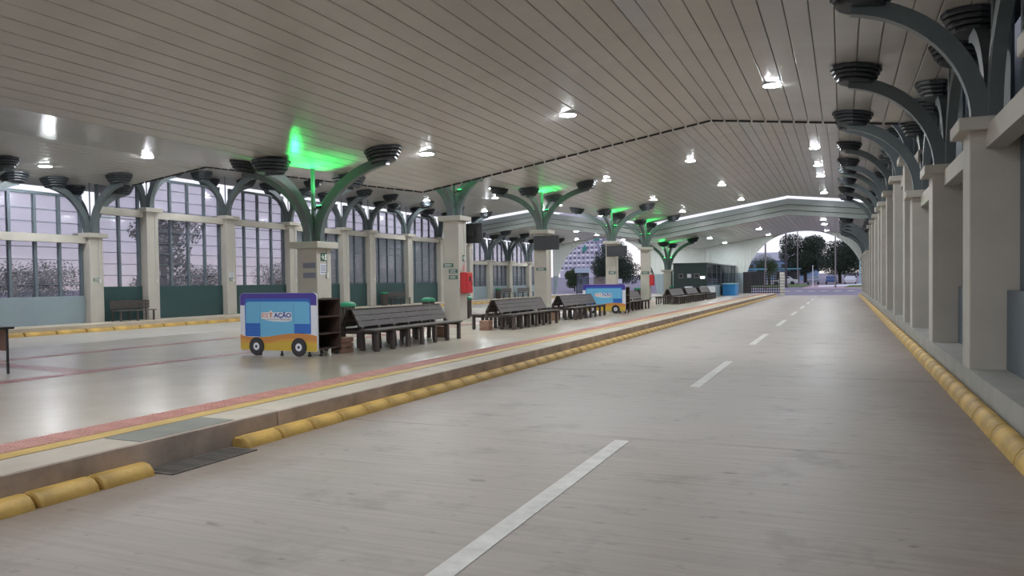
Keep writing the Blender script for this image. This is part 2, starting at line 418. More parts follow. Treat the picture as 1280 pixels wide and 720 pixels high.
# middle row
GREEN = (.02, 1.0, .16)
M_glow = mat('green_lamp_glow', (.1, .8, .2), .4, emit=GREEN, estr=25)
MIDX = -13.5
MID = [(17.6, 0, 2.87), (26.1, 1, 4.2), (35.4, 1, 4.2), (47.8, 1, 4.2), (57.0, 1, 4.15), (65.0, 2, 2.55)]
MLAB = ['concrete column with green-lit steel tree behind the nearer painted bus cart, short and below the lower roof edge',
        'tall concrete column with red fire box and green-lit tree top cut off by the roof edge',
        'concrete column with wide screen and green-lit four-arm steel tree, behind the second bench',
        'concrete column with dark screen and green-lit steel tree, behind the second painted bus cart',
        'concrete column with red box and green-lit steel tree, between bench and far siding wall',
        'short concrete column with green-lit steel tree beside the dark green kiosk']
for i, (y, s, cap) in enumerate(MID):
    off = SECT[s][2]
    R = 2.3 if i < 4 else 2.1
    o = make_column(MIDX, off, PLAT, cap, arms=((1, 0, R), (-1, 0, R), (0, 1, 1.7), (0, -1, 1.7)), pole=.06, conduit=True)
    o.location.y = y; tag(o, MLAB[i], 'column')
    zl = cap+.95
    for sgn in (-1, 1):
        b = MB().box(-.09, .09, -.06, .06, -.04, .05); b.tube([(0, 0, 0), (-sgn*.2, 0, -.05)], .02, 6)
        fx = b.build('flood_lamp', M_blackm, o, (sgn*.26, -.05, zl))
        MB().box(-.075, .075, -.048, .048, .05, .056).build('lens', M_glow, fx)
    ld = bpy.data.lights.new('green_flood', 'SPOT'); ld.color = GREEN; ld.energy = 190; ld.spot_size = math.radians(95); ld.spot_blend = .5; ld.shadow_soft_size = .05
    lo = bpy.data.objects.new('green_flood', ld); COL.objects.link(lo); lo.parent = o; lo.location = (.26, -.12, zl+.08); lo.rotation_euler = (PI+.15, 0.12, 0)
    ld2 = ld; lo2 = bpy.data.objects.new('green_flood', ld2); COL.objects.link(lo2); lo2.parent = o; lo2.location = (-.26, -.12, zl+.08); lo2.rotation_euler = (PI+.55, .2, 0)
# left wall row
LX, RX = -28.0, 1.955
LEFT = {0: [12.7, 17.5, 22.1], 1: [24.9, 29.6, 34.3, 39.2, 42.1, 46.8, 51.5, 56.4], 2: [60.3, 64.6, 69.3, 74.0]}
RIGHT = {0: [3.2, 7.95, 12.75, 17.6, 22.4], 1: [25.0, 29.7, 34.5, 39.3, 42.1, 46.8, 51.5, 56.3], 2: [60.3, 64.6, 69.3, 74.0, 78.4]}
CAPW = {0: 3.88, 1: 5.12, 2: 3.6}
NM = {0: 'under the lower near roof', 1: 'under the higher middle roof', 2: 'under the lower far roof'}
for s in (0, 1, 2):
    off = SECT[s][2]
    p = make_column(LX, off, .28, CAPW[s], arms=((1, 0, 1.7), (-1, 0, 1.0), (0, 1, 1.5), (0, -1, 1.5)), half=.31, conduit=True)
    place(p, LEFT[s], 'concrete column with dark steel tree along the glazed wall, '+NM[s], 'glazed wall columns '+NM[s])
    p = make_column(RX, off, .0, CAPW[s], arms=((-1, 0, 1.7), (0, 1, 1.5), (0, -1, 1.5)), half=.325)
    place(p, RIGHT[s], 'concrete column with dark curved steel arms along the dark panel wall, '+NM[s], 'dark wall columns '+NM[s])

# ------------------------------------------------------------------ side walls
wl_ = empty('wall_left'); tag(wl_, kind='structure')
tag(MB().box(-29.4, -26.36, -9, 80, -.3, .28).build('floor', M_kerb), kind='structure')  # raised ledge along the glazed wall
wr_ = empty('wall_right'); tag(wr_, kind='structure')
MB().box(1.625, 3.3, -9, 80.5, -.3, .40).build('ledge', mat('ledge_concrete', (.34, .335, .305), .7, var=.15, vscale=1.2, bump=.1), wr_)
nwin = 0
def left_bay(s, ya, yb, hazy):
    global nwin
    nwin += 1; off = SECT[s][2]; cap = CAPW[s]
    ptop = 1.36 if s != 1 else 1.72; rail = roofz(LX, off)-.62 if s != 2 else roofz(LX, off)-.5
    lz0, lz1 = cap-.42, cap-.12
    MB().box(LX-.12, LX+.16, ya, yb, lz0, lz1).build('lintel', M_conc, wl_)
    MB().bbox(LX-.05, LX+.02, ya, yb, .281, ptop, .008).build('lower_panel', M_green if s == 1 else M_gpan, wl_)
    w = empty('window_%d' % nwin, (LX-.1, ya, 0)); tag(w, kind='structure')
    Lb = yb-ya; n = max(2, round(Lb/1.02))
    mm = MB().box(-.06, .06, -.055, .055, ptop, rail).mesh('mullion', M_mull)
    for k in range(n+1): link('mullion', mm, w, (0, min(max(k*Lb/n, .06), Lb-.06), 0))
    MB().box(-.05, .07, 0, Lb, rail-.05, rail+.06).build('top_rail', M_mull, w)
    tm = MB().box(-.02, .02, 0, Lb, -.012, .012).mesh('transom', M_mull)
    z = ptop+.47
    while z < rail-.2: link('transom', tm, w, (0, 0, z)); z += .48
    for k in range(n):
        a, b = k*Lb/n+.05, (k+1)*Lb/n-.05
        MB().box(-.035, -.029, a, b, ptop, lz0+.1).build('pane', M_panelow if hazy else M_pane, w)
        MB().box(-.035, -.029, a, b, lz0+.1, rail-.05).build('pane', M_pane, w)
for s in (0, 1, 2):
    L = LEFT[s]; L2 = ([8.0]+L if s == 0 else L)
    for a, b in zip(L2, L2[1:]): left_bay(s, a+.32, b-.32, s == 2 or (s == 1 and a > 33))
left_bay(1, 22.45, 24.55, False)
left_bay(2, 56.75, 59.95, True)
nw = 0
def right_bay(s, ya, yb):
    off = SECT[s][2]; cap = CAPW[s]
    MB().box(RX-.13, RX+.12, ya, yb, cap-.42, cap-.12).build('lintel', M_conc, wr_)
    MB().bbox(RX+.12, RX+.2, ya, yb, .401, 1.5, .01).build('lower_panel', M_rpan, wr_)
    n = max(2, round((yb-ya)/1.1)); zt = roofz(RX, off)-.02
    for k in range(n):
        a, b = ya+k*(yb-ya)/n, ya+(k+1)*(yb-ya)/n
        MB().bbox(RX+.27, RX+.32, a+.008, b-.008, 1.45, zt, .006).build('upper_panel', M_rpan, wr_)
for s in (0, 1, 2):
    L = RIGHT[s]; L2 = ([-6.3, -1.5]+L if s == 0 else L)
    for a, b in zip(L2, L2[1:]): right_bay(s, a+.33, b-.33)
right_bay(1, 22.75, 24.65); right_bay(2, 56.7, 59.9)
MB().box(3.1, 3.3, -9, 80, .4, 7.1).build('outer_sheet', M_rpan, wr_)

# ------------------------------------------------------------------ far end wall with two arches
def arch_pts(cx, hw, top, n=28, ex=2.25):
    pts = []
    for i in range(n+1):
        t = PI*i/n; c, s_ = math.cos(t), math.sin(t)
        pts.append((cx-hw*math.copysign(abs(c)**(2/ex), c), top*abs(s_)**(2/ex)))
    return pts
EY = 80.0
def end_top(x): return roofz(x, SECT[2][2])+.3
ew = empty('wall_far'); tag(ew, kind='structure')
def end_height(x):
    best = 0.0
    for cx in (-3.45, -23.4):
        d = abs(x-cx)/5.55
        if d < 1: best = max(best, 6.28*(1-d**2.25)**(1/2.25))
    return best
# siding boards: one per board width, bottom following the arches
bw = .30; x = -29.3
while x < 3.1:
    xs = [x, x+bw/2, x+bw-.012]; zb = [max(end_height(t), .0) for t in xs]; zt = [end_top(t) for t in xs]
    if min(z1-z0 for z0, z1 in zip(zb, zt)) > .03:
        lowcut = 2.3
        for nm_, m_, lo, hi in (('siding_board', M_siding, lowcut, 99), ('lower_board', M_gpan, 0, lowcut-.01)):
            B = [max(z, lo) for z in zb]; T = [min(z, hi) for z in zt]
            if all(t-b > .005 for t, b in zip(T, B)):
                MB().prism([(xs[0], B[0]), (xs[1], B[1]), (xs[2], B[2]), (xs[2], T[2]), (xs[1], T[1]), (xs[0], T[0])], 'y', EY, EY+.25).build(nm_, m_, ew)
            elif nm_ == 'lower_board' and zb[1] < lowcut:
                B = [min(z, lowcut-.02) for z in zb]
                MB().prism([(xs[0], B[0]), (xs[1], B[1]), (xs[2], B[2]), (xs[2], lowcut-.01), (xs[1], lowcut-.01), (xs[0], lowcut-.01)], 'y', EY, EY+.25).build(nm_, m_, ew)
    x += bw

# ------------------------------------------------------------------ lamps
lampb = MB().lathe([(.197, -.036), (.222, -.03), (.226, 0.0), (.2, .05)], seg=20).mesh('ring', M_ring, True)
lampl = MB().lathe([(.193, -.042), (.195, -.036)], seg=20).mesh('lens', M_lamp)
def downlight(x, y, off, s):
    z = roofz(x, off)
    o = empty('downlight', (x, y, z)); link('ring', lampb, o); link('lens', lampl, o)
    tag(o, 'round white downlight glowing in the ceiling '+('of the lower near roof', 'of the higher middle roof', 'of the lower far roof')[s], 'lamp', 'downlights '+NM[s])
LAMPS = [
 (0, [(-1.5, 19.1), (-6.5, 19.0), (-10.7, 19.05), (-23.3, 20.8), (-26.4, 19.1), (-16.6, 18.6)]+[(-6.5, 7.6), (-6.5, -3.0), (-3.6, 7.0), (-3.6, -3.0), (-10.7, 2.0), (-16.5, 2.0), (-23.0, -2.0)]),  # second list: unseen downlights added to brighten the near road and kerb
 (1, [(x, y) for y in (26.5, 36.0, 46.0, 55.2) for x in (-1.1, -6.4, -10.4, -16.4, -20.8, -25.9)]+[(-1.1, 41.6)]),
 (2, [(x, y) for y in (68.0, 77.2) for x in (-1.35, -6.45, -10.5, -16.4, -20.6, -25.6)]+[(-1.3, 62.5), (-20.6, 62.0)]),
]
for s, L in LAMPS:
    for (x, y) in L: downlight(x, y, SECT[s][2], s)

# ------------------------------------------------------------------ benches
def make_bench(L, nfr):
    root = empty('bench')
    sp_ = L/ (nfr-1) if nfr > 1 else L
    plank = MB().bbox(-.095, .095, 0, L, -.02, .02, .006).mesh('seat_slat', M_wood)
    for sx in (-1, 1):
        for j in range(2): link('seat_slat', plank, root, (sx*(.40+.2*j), 0, .44))
    bh = .30
    # sloping back boards, both sides
    for sx in (-1, 1):
        for j in range(3):
            t0, t1 = j/3, (j+1)/3-.03
            x0, z0 = .26-.19*t0, .52+.36*t0; x1, z1 = .26-.19*t1, .52+.36*t1
            MB().prism([(sx*x0, z0), (sx*x1, z1), (sx*(x1-.03), z1-.012), (sx*(x0-.03), z0-.012)], 'y', .12, L-.12).build('back_board', M_wood, root)
    MB().box(-.08, .08, .12, L-.12, .872, .892).build('top_rail', M_wood, root)
    leg = MB().bbox(-.035, .035, -.05, .05, 0, .42, .005).mesh('leg', M_wood)
    aleg = {}
    for sx in (-1, 1):
        aleg[sx] = MB().prism([(sx*.30, 0), (sx*.22, 0), (sx*.20, .5), (sx*.03, .87), (sx*.07, .87), (sx*.27, .5)], 'y', -.045, .045).mesh('frame_leg', M_wood)
    rail = MB().box(-.70, .70, -.025, .025, .36, .42).mesh('cross_rail', M_wood)
    for k in range(nfr):
        y = .16+(L-.32)*k/(nfr-1)
        link('cross_rail', rail, root, (0, y, 0))
        for sx in (-1, 1):
            link('leg', leg, root, (sx*.655, y, 0)); link('frame_leg', aleg[sx], root, (0, y+.07, 0))
    return root
bench0 = make_bench(4.1, 7)
BENCH = [(13.65, 'long dark wooden back-to-back bench beside the nearer painted bus cart'),
         (21.0, 'long dark wooden back-to-back bench between the red fire box and the screen column'),
         (26.8, 'dark wooden back-to-back bench in front of the second painted bus cart'),
         (34.7, 'dark wooden back-to-back bench just behind the second painted bus cart')]
for i, (y, lab) in enumerate(BENCH):
    o = bench0 if i == 0 else copy_tree(bench0)
    o.location = (-9.68, y, PLAT); tag(o, lab, 'bench', 'back-to-back platform benches')
for y, lab in ((44.9, 'far-row dark wooden bench closest to the second bus cart'), (50.0, 'middle dark wooden bench of the far row, after the red-box column'), (55.2, 'far-row dark wooden bench closest to the dark green kiosk')):
    o = copy_tree(bench0); o.location = (-9.4, y, PLAT); tag(o, lab, 'bench', 'benches before the kiosk')
def wall_bench(x, y, z, L, label):
    r = empty('wall_bench', (x, y, z))
    for j in range(3): MB().bbox(.05+.14*j, .17+.14*j, 0, L, .42, .455, .005).build('seat_slat', M_wood, r)
    for j in range(3): MB().bbox(-.02, .01, 0, L, .52+.115*j, .62+.115*j, .005).build('back_board', M_wood, r)
    lg = MB().box(-.03, .03, -.03, .03, 0, .42).mesh('leg', M_wood); up = MB().box(-.05, -.02, -.03, .03, 0, .86).mesh('upright', M_wood)
    for k in range(3):
        yy = .15+(L-.3)*k/2; link('leg', lg, r, (.42, yy, 0)); link('upright', up, r, (0, yy, 0))
    tag(r, label, 'bench'); return r
wall_bench(-27.55, 22.55, .28, 1.95, 'dark wooden wall bench on the ledge before a dark green panel, between two close columns')
wall_bench(-27.55, 43.2, .28, 2.6, 'dark wooden wall bench beside a green-lidded bin on the glazed wall ledge')
wall_bench(-27.4, 61.0, .28, 2.9, 'dark bench on the ledge before the grey panels under the lower far roof')
wall_bench(-27.4, 65.4, .28, 2.9, 'farthest dark bench along the grey-panelled glazed wall')

# wooden crates by the bench ends
def crate(x, y, label, s=.30):
    r = empty('wooden_crate', (x, y, PLAT))
    pl = MB().bbox(-s/2, s/2, -.008, .008, 0, s/3-.012, .003).mesh('slat', M_crate)
    for j in range(3):
        for (dx, dy, rz) in ((0, -s/2, 0), (0, s/2, 0), (s/2, 0, PI/2), (-s/2, 0, PI/2)):
            link('slat', pl, r, (dx, dy, .004+j*s/3), rz)
    MB().box(-s/2+.012, s/2-.012, -s/2+.012, s/2-.012, s-.02, s-.004).build('lid', M_crate, r)
    tag(r, label, 'crate')
crate(-9.62, 13.42, 'reddish wooden crate on the floor between painted bus cart and bench end', .32)
crate(-9.72, 17.95, 'reddish wooden crate at the bench end near the red fire box')
crate(-9.75, 20.8, 'pale wooden crate under the end of the second bench')
crate(-9.75, 26.6, 'pale wooden crate under the end of the bench facing the second bus cart')
domef = empty('floor_dome', (-9.55, 15.95, PLAT)); tag(domef, 'small shiny white dome standing on the floor under the bench', 'lamp')
MB().lathe([(.09, 0), (.10, .02), (.1, .05)], seg=16).build('base', M_ring, domef)
MB().lathe([(.10, .05), (.105, .1), (.085, .15), (.045, .185), (.005, .195)], seg=16).build('dome', mat('dome_white', (.85, .85, .85), .2), domef, smooth=True)  # plain white dome at a bright oval spot on the floor

# ------------------------------------------------------------------ bins
def make_bin():
    r = empty('litter_bin')
    MB().lathe([(.2, .06), (.21, .08), (.21, .70), (.2, .72)], seg=16).build('liner', M_blackm, r)
    sl = MB().bbox(.212, .232, -.03, .03, .05, .74, .004).mesh('slat', M_binw)
    for k in range(14): link('slat', sl, r, (0, 0, 0), 2*PI*k/14)
    MB().lathe([(.17, 0), (.17, .06)], seg=14).build('foot', M_blackm, r)
    MB().lathe([(.25, .745), (.265, .76), (.265, .80), (.24, .85), (.15, .885), (.02, .895)], seg=20).build('lid', M_lid, r, smooth=True)
    return r
bin0 = make_bin()
for i, (x, y, z, lab) in enumerate(((-13.95, 19.75, PLAT, 'slatted litter bin with green lid standing behind the shelf of the nearer bus cart'),
    (-14.15, 25.15, PLAT, 'litter bin with green lid rising behind the long bench, before the red-box column'),
    (-13.9, 27.75, PLAT, 'slatted litter bin with green lid just behind the red-box column'),
    (-27.3, 42.75, .28, 'green-lidded bin on the ledge beside the wall bench'),
    (-13.9, 56.0, PLAT, 'green-lidded bin in front of the far red-box column'),
    (-12.9, 63.6, PLAT, 'dark bin in front of the short column by the kiosk'),
    (-27.3, 60.75, .28, 'green-lidded bin on the ledge by the grey panels'))):
    o = bin0 if i == 0 else copy_tree(bin0)
    o.location = (x, y, z); tag(o, lab, 'bin')

# ------------------------------------------------------------------ painted bus carts
M_purple = mat('print_purple', (.060, .035, .30), .4); M_bblue = mat('print_blue', (.02, .13, .52), .4); M_lblue = mat('print_light_blue', (.15, .47, .72), .4)
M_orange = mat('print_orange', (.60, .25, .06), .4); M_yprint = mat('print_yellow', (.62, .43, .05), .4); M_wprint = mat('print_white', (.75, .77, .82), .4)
M_navy = mat('print_navy', (.015, .05, .32), .4); M_pgrey = mat('print_grey', (.22, .2, .2), .5); M_pedge = mat('print_orange_line', (.70, .30, .15), .5); M_shade = mat('print_seam', (.10, .33, .52), .4)
def make_cart():
    r = empty('bus_cart')
    W, Z0, Z1 = 1.93, .10, 1.27
    def P(u, v): return ((u-5)/650*W, Z1-(v-108)/(640-108)*(Z1-Z0))       # print coordinates on the board
    def layer(name, pts, m, d, parent): return MB().prism([P(*p) for p in pts], 'y', -d, -d+.0022).build(name, m, parent)
    bd = MB().prism([P(*p) for p in (arc(40, 143, 35, PI, 1.5*PI, 5)+arc(620, 143, 35, 1.5*PI, 2*PI, 5)+arc(640, 625, 15, 0, PI/2, 3)+arc(20, 625, 15, PI/2, PI, 3))], 'y', 0, .04).build('front_board', M_wprint, r)
    layer('purple_band', arc(40, 143, 33, PI, 1.5*PI, 5)+arc(620, 143, 33, 1.5*PI, 2*PI, 5)+[(653, 222), (605, 222)]+arc(585, 182, 18, 0, -PI/2, 4)+arc(65, 182, 18, 1.5*PI, PI, 4)+[(48, 222), (7, 222)], M_purple, .002, bd)
    layer('blue_band', [(606, 470), (606, 200)]+arc(585, 180, 20, 0, -PI/2, 4)+arc(68, 180, 20, 1.5*PI, PI, 4)+[(48, 200), (48, 500), (56, 500), (56, 206), (76, 188), (578, 188), (598, 206), (598, 470)], M_bblue, .0045, bd)
    layer('window_area', [(52, 508), (52, 208)]+arc(74, 207, 20, PI, 1.5*PI, 4)+arc(580, 207, 20, 1.5*PI, 2*PI, 4)+[(602, 480), (470, 476), (330, 498), (200, 514)], M_lblue, .0035, bd)
    for (a, b, c, d) in ((52, 182, 388, 510), (470, 605, 390, 478)):
        layer('blue_patch', [(a, d), (b, d), (b, c), (a, c)], M_bblue, .0058, bd)
        for q in (.3, .55, .8): layer('patch_line', [(a, c+(d-c)*q+2), (b, c+(d-c)*q+2), (b, c+(d-c)*q-2), (a, c+(d-c)*q-2)], mat('print_mid_blue', (.04, .22, .62), .4), .0068, bd)
    for u in (181, 466): layer('seam', [(u-1.5, 505), (u+1.5, 505), (u+1.5, 195), (u-1.5, 195)], M_shade, .0068, bd)
    ow = [(7, 488), (30, 505), (70, 514), (130, 517), (200, 515), (265, 507), (330, 495), (390, 484), (450, 477), (510, 476), (570, 480), (620, 488), (653, 497)]
    yw = [(7, 565), (60, 572), (130, 578), (200, 580), (260, 575), (310, 565), (350, 555), (400, 550), (460, 549), (530, 555), (600, 562), (653, 566)]
    layer('orange_wave', ow+yw[::-1], M_orange, .0075, bd)
    layer('orange_wave', [(a, (b*.45+c*.55)) for a, b, c in ((7, 488, 565), (130, 540, 578), (260, 548, 575), (350, 505, 555), (460, 487, 549), (560, 505, 558), (653, 520, 566))]+yw[::-1], mat('print_amber', (.66, .33, .06), .4), .0085, bd)
    layer('yellow_wave', yw+arc(638, 622, 15, 0, PI/2, 3)+arc(22, 622, 15, PI/2, PI, 3), M_yprint, .0075, bd)
    for cu in (150, 508):
        cx, cz = P(cu, 601)
        def disc(nm, rad, m, y0, y1): return MB().prism([(cx+a, cz+b) for a, b in arc(0, 0, rad, 0, 2*PI*31/32, 31)], 'y', y0, y1).build(nm, m, bd)
        disc('wheel', .185, M_black, -.025, -.009); disc('wheel_ring', .165, mat('tyre_grey', (.03, .03, .034), .5), -.027, -.0252); disc('hub', .078, M_wprint, -.030, -.0272); disc('hub_centre', .028, M_black, -.033, -.0302)
    # lettering on a pale backing
    layer('logo_backing', [(192, 344), (190, 300), (198, 288), (262, 283), (268, 270), (282, 270), (288, 286), (440, 284), (448, 292), (449, 362), (400, 372), (300, 370), (230, 358)], M_wprint, .0075, bd)
    def word(t, u, v, hpx, m, bold, widthpx):
        me = text_mesh(t, 1.0, m, .0012, bold)
        xs_ = [vv.co.x for vv in me.vertices]; ys_ = [vv.co.y for vv in me.vertices if True]
        (x0, z0) = P(u, v); sx = widthpx/650*W/(max(xs_)-min(xs_)); sz = hpx/532*(Z1-Z0)/.72
        for vv in me.vertices: vv.co = Vector((x0+(vv.co.x-min(xs_))*sx, -.0095-vv.co.z, z0+vv.co.y*sz))
        link('lettering', me, bd)
    word('EST', 197, 333, 40, M_pedge, .012, 92)
    word('AÇÃO', 300, 333, 42, M_navy, .03, 145)
    word('SOCIAL', 356, 358, 14, M_pgrey, .02, 88)
    layer('logo_line', [(205, 352), (345, 352), (345, 348), (205, 348)], M_pgrey, .0088, bd)
    layer('logo_figure', [(272, 333), (280, 333), (280, 300), (290, 296), (280, 290), (277, 276), (273, 290), (263, 296), (272, 300)], M_pedge, .0095, bd)
    # open shelf unit facing the lane
    sh = MB().box(W-.50, W-.48, .05, .80, .14, 1.14).build('shelf_unit', M_shelf, r)
    for (y0, y1) in ((.05, .075), (.775, .80)): MB().box(W-.48, W-.02, y0, y1, .12, 1.15).build('side_board', M_shelf, sh)
    for z in (.14, .44, .78, 1.13): MB().box(W-.48, W-.02, .075, .775, z-.012, z+.012).build('shelf', M_shelf, sh)
    MB().box(.04, W-.5, .06, .09, .14, 1.1).build('back_board', M_shelf, r)
    cm = MB().tube([(0, 0, .025), (0, 0, .13)], .02, 8); cm.lathe([(.03, 0), (.035, .03), (.02, .05)], seg=10); cmm = cm.mesh('caster', M_black)
    for (x, y) in ((.45, .07), (1.0, .07), (1.68, .07), (W-.07, .72), (W-.45, .72), (W-.07, .2)): link('caster', cmm, r, (x, y, 0))
    return r
cart = make_cart(); cart.location = (-11.42, 12.42, PLAT)
tag(cart, 'blue and yellow painted bus-shaped cart with brown shelves, before the first green-lit column', 'cart')
c2 = copy_tree(cart); c2.location = (-10.55, 32.6, PLAT)
tag(c2, 'blue and yellow painted bus-shaped cart standing among the benches, partly behind a bench', 'cart')

# table at the left
tb = empty('table', (-14.52, 7.93, PLAT)); tag(tb, 'table with black legs and a brown front panel on the platform floor', 'table')
MB().bbox(0, 1.72, 0, .7, .75, .785, .006).build('table_top', M_blackm, tb)
MB().box(.05, 1.60, .63, .65, .38, .745).build('front_panel', mat('brown_laminate', (.20, .085, .045), .45, var=.2, vscale=3), tb)
lg = MB().tube([(0, 0, 0), (0, 0, .75)], .022, 8).mesh('leg', M_blackm)
for (x, y) in ((.08, .08), (1.64, .08), (.08, .62), (1.64, .62)): link('leg', lg, tb, (x, y, 0))

# ------------------------------------------------------------------ fire boxes, screens, signs
def fire_box(y, label):
    r = empty('fire_hydrant_box', (MIDX+.326, y, 0))
    MB().bbox(0, .26, -.26, .26, 1.30, 2.08, .012).build('body', M_redbox, r)
    MB().bbox(.26, .275, -.23, .23, 1.34, 2.04, .005).build('door', M_redbox, r)
    MB().box(.275, .279, -.05, .10, 1.74, 1.92).build('window', M_black, r)
    MB().box(.275, .292, .16, .19, 1.6, 1.72).build('handle', M_blackm, r)
    tag(r, label, 'fire box')
fire_box(26.12, 'red fire hose box on the tall column by the green-lidded bins')
fire_box(57.0, 'red fire hose box on the far column before the siding wall')
def screen(x0, x1, y, z0, z1, label, face=-1):
    r = empty('wall_screen', ((x0+x1)/2, y, (z0+z1)/2)); hw, hh = (x1-x0)/2, (z1-z0)/2
    MB().bbox(-hw, hw, -.06, .06, -hh, hh, .012).build('housing', M_blackm, r)
    MB().box(-hw+.03, hw-.03, face*.0605, face*.066, -hh+.03, hh-.03).build('display', M_screen, r)
    MB().box(-.1, .1, -face*.06, -face*.2, -.1, .1).build('bracket', M_blackm, r)
    tag(r, label, 'screen')
screen(-13.72, -12.45, 34.87, 3.22, 3.90, 'wide black screen hung on the column behind the second bench')
screen(-13.68, -12.38, 47.27, 3.22, 3.88, 'black screen hung on the column behind the second bus cart')
screen(-13.5, -12.6, 26.65, 3.2, 3.95, 'black screen mounted on the rear of the red-box column', face=1)
M_sgreen = mat('sign_green', (.02, .09, .06), .4); M_poster = mat('poster_white', (.62, .65, .72), .5); M_pblue = mat('poster_blue', (.20, .22, .30), .5); M_pink = mat('poster_pink', (.75, .35, .32), .5); M_pw = mat('sign_white', (.75, .78, .75), .5)
def sign_x(x, y, z, w, h, m, label, kind='text'):       # faces +X
    r = MB().box(0, .006, -w/2, w/2, -h/2, h/2).build('sign', m, None, (x, y, z))
    if kind == 'exit':
        a = MB(); s = h
        for cx, cz, q, t in ((-.16, .22, .10, .10),): a.box(.006, .008, (cx-q/2)*w/.7, (cx+q/2)*w/.7, cz*s, (cz+t)*s)
        a.prism([(-.10*w, .18*s), (.02*w, .15*s), (-.05*w, -.05*s), (.05*w, -.3*s), (-.02*w, -.32*s), (-.12*w, -.10*s), (-.22*w, -.28*s), (-.28*w, -.24*s), (-.16*w, .0)], 'x', .006, .008)
        a.prism([(-.42*w, .05*s), (-.30*w, .2*s), (-.30*w, .1*s), (-.22*w, .1*s), (-.22*w, .0), (-.30*w, .0), (-.30*w, -.1*s)], 'x', .006, .008)
        a.build('pictogram', M_pw, r); MB().box(.006, .008, .12*w, .40*w, -.38*s, .38*s).build('doorway', M_pw, r)
    else:
        a = MB()
        for j in range(4): a.box(.006, .0075, -w*.38, w*(.38-.12*(j % 2)), h*(.3-.2*j)-h*.04, h*(.3-.2*j)+h*.04)
        a.build('print', M_pgrey if m is not M_sgreen else M_pw, r)
    tag(r, label, 'sign'); return r
def sign_y(x, y, z, w, h, m, label):       # faces -Y
    r = MB().box(-w/2, w/2, -.006, 0, -h/2, h/2).build('sign', m, None, (x, y, z))
    a = MB()
    for j in range(3): a.box(-w*.38, w*(.38-.14*(j % 2)), -.0075, -.006, h*(.25-.25*j)-h*.05, h*(.25-.25*j)+h*.05)
    a.build('print', M_pgrey if m is not M_sgreen else M_pw, r)
    tag(r, label, 'sign')
fx_ = MIDX+.327
sign_x(fx_, 17.60, 2.45, .30, .22, M_sgreen, 'small green exit sign with running figure on the column by the bus cart', 'exit')
sign_x(fx_, 17.58, 2.12, .36, .30, M_poster, 'white paper notice under the exit sign on the column by the bus cart')
sign_y(-13.42, 17.272, 2.22, .42, .15, M_pblue, 'upper grey-blue notice on the front of the column by the bus cart')
sign_y(-13.42, 17.272, 1.95, .42, .15, M_pblue, 'lower grey-blue notice on the front of the column by the bus cart')
sign_x(fx_, 26.2, 2.62, .28, .24, M_sgreen, 'small green exit sign above the red fire box', 'exit')
sign_x(fx_, 26.2, 2.26, .26, .2, M_pink, 'small pink notice just above the red fire box')
for (x, z, w, lab) in ((-13.62, 2.35, .42, 'topmost small dark green sign on the front of the red-box column'), (-13.42, 2.13, .36, 'middle small dark green sign on the front of the red-box column'), (-13.42, 1.9, .36, 'lowest small dark green sign on the front of the red-box column')):
    sign_y(x, 25.772, z, w, .15, M_sgreen, lab)
sign_y(-13.45, 35.072, 2.3, .5, .14, M_sgreen, 'small dark sign on the front of the screen column behind the second bench')
sign_y(-13.45, 56.672, 2.25, .5, .2, M_sgreen, 'small dark sign on the front of the far red-box column')
sign_y(-13.4, 47.472, 2.2, .45, .2, M_sgreen, 'small dark sign below the screen behind the second bus cart')
sign_x(LX+.312, 22.1, 2.0, .32, .13, M_sgreen, 'small dark sign on the first glazed wall column beside the wall bench')
sign_x(LX+.312, 29.6, 2.0, .34, .16, M_sgreen, 'small dark sign below a pale notice on a glazed wall column')
sign_x(LX+.312, 29.6, 2.22, .34, .2, M_poster, 'pale notice above a dark sign on a glazed wall column')

# ------------------------------------------------------------------ kiosk at the far end of the platform
M_kiosk = mat('kiosk_green', (.014, .032, .033), .5, var=.1)
kk = empty('kiosk', (-11.1, 62, PLAT)); tag(kk, 'dark green kiosk with framed pictures and a glazed side before the siding wall', 'kiosk')
MB().box(-1.35, 1.3, 0, .1, 0, 2.65).build('front_wall', M_kiosk, kk)
MB().box(-1.35, -1.25, .1, 17.9, 0, 2.65).build('side_wall', M_green, kk)
MB().box(-1.4, 1.35, -.05, 17.9, 2.65, 2.75).build('roof', M_kiosk, kk)
MB().box(1.2, 1.3, .1, 17.9, 0, .95).build('side_wall', M_gpan, kk)
pm = MB().box(1.22, 1.28, -.05, .05, .95, 2.65).mesh('window_post', M_mull); gmn = MB().box(1.245, 1.255, .05, 2.5, .95, 2.65).mesh('pane', M_kglass)
for j in range(8): link('window_post', pm, kk, (0, .15+2.5*j, 0))
for j in range(7): link('pane', gmn, kk, (0, .15+2.5*j, 0))
for j, (x, w) in enumerate(((-.75, .34), (-.1, .36), (.5, .4))):
    f = MB().bbox(x-w/2, x+w/2, -.03, 0, 1.55, 1.9, .006).build('picture_frame', M_pgrey, kk); MB().box(x-w/2+.04, x+w/2-.04, -.034, -.03, 1.59, 1.86).build('picture', M_poster if j == 1 else M_screen, f)
MB().box(.78, 1.12, -.06, 0, 1.5, 1.68).build('light_box', mat('light_box_glow', (1, 1, 1), .4, emit=(1, 1, 1), estr=3.0), kk)
MB().box(-1.3, .6, -.35, -.002, .62, .72).build('counter', M_crate, kk)
MB().box(-1.25, .55, -.3, -.27, 0, .62).build('counter_front', M_shelf, kk)
ct = empty('blue_counter', (-9.05, 69.0, PLAT)); tag(ct, 'bright blue counter with pale top beside the glazed kiosk wall', 'counter')
MB().bbox(-.55, .55, 0, 2.2, 0, .98, .02).build('body', mat('counter_blue', (.02, .22, .55), .4), ct)
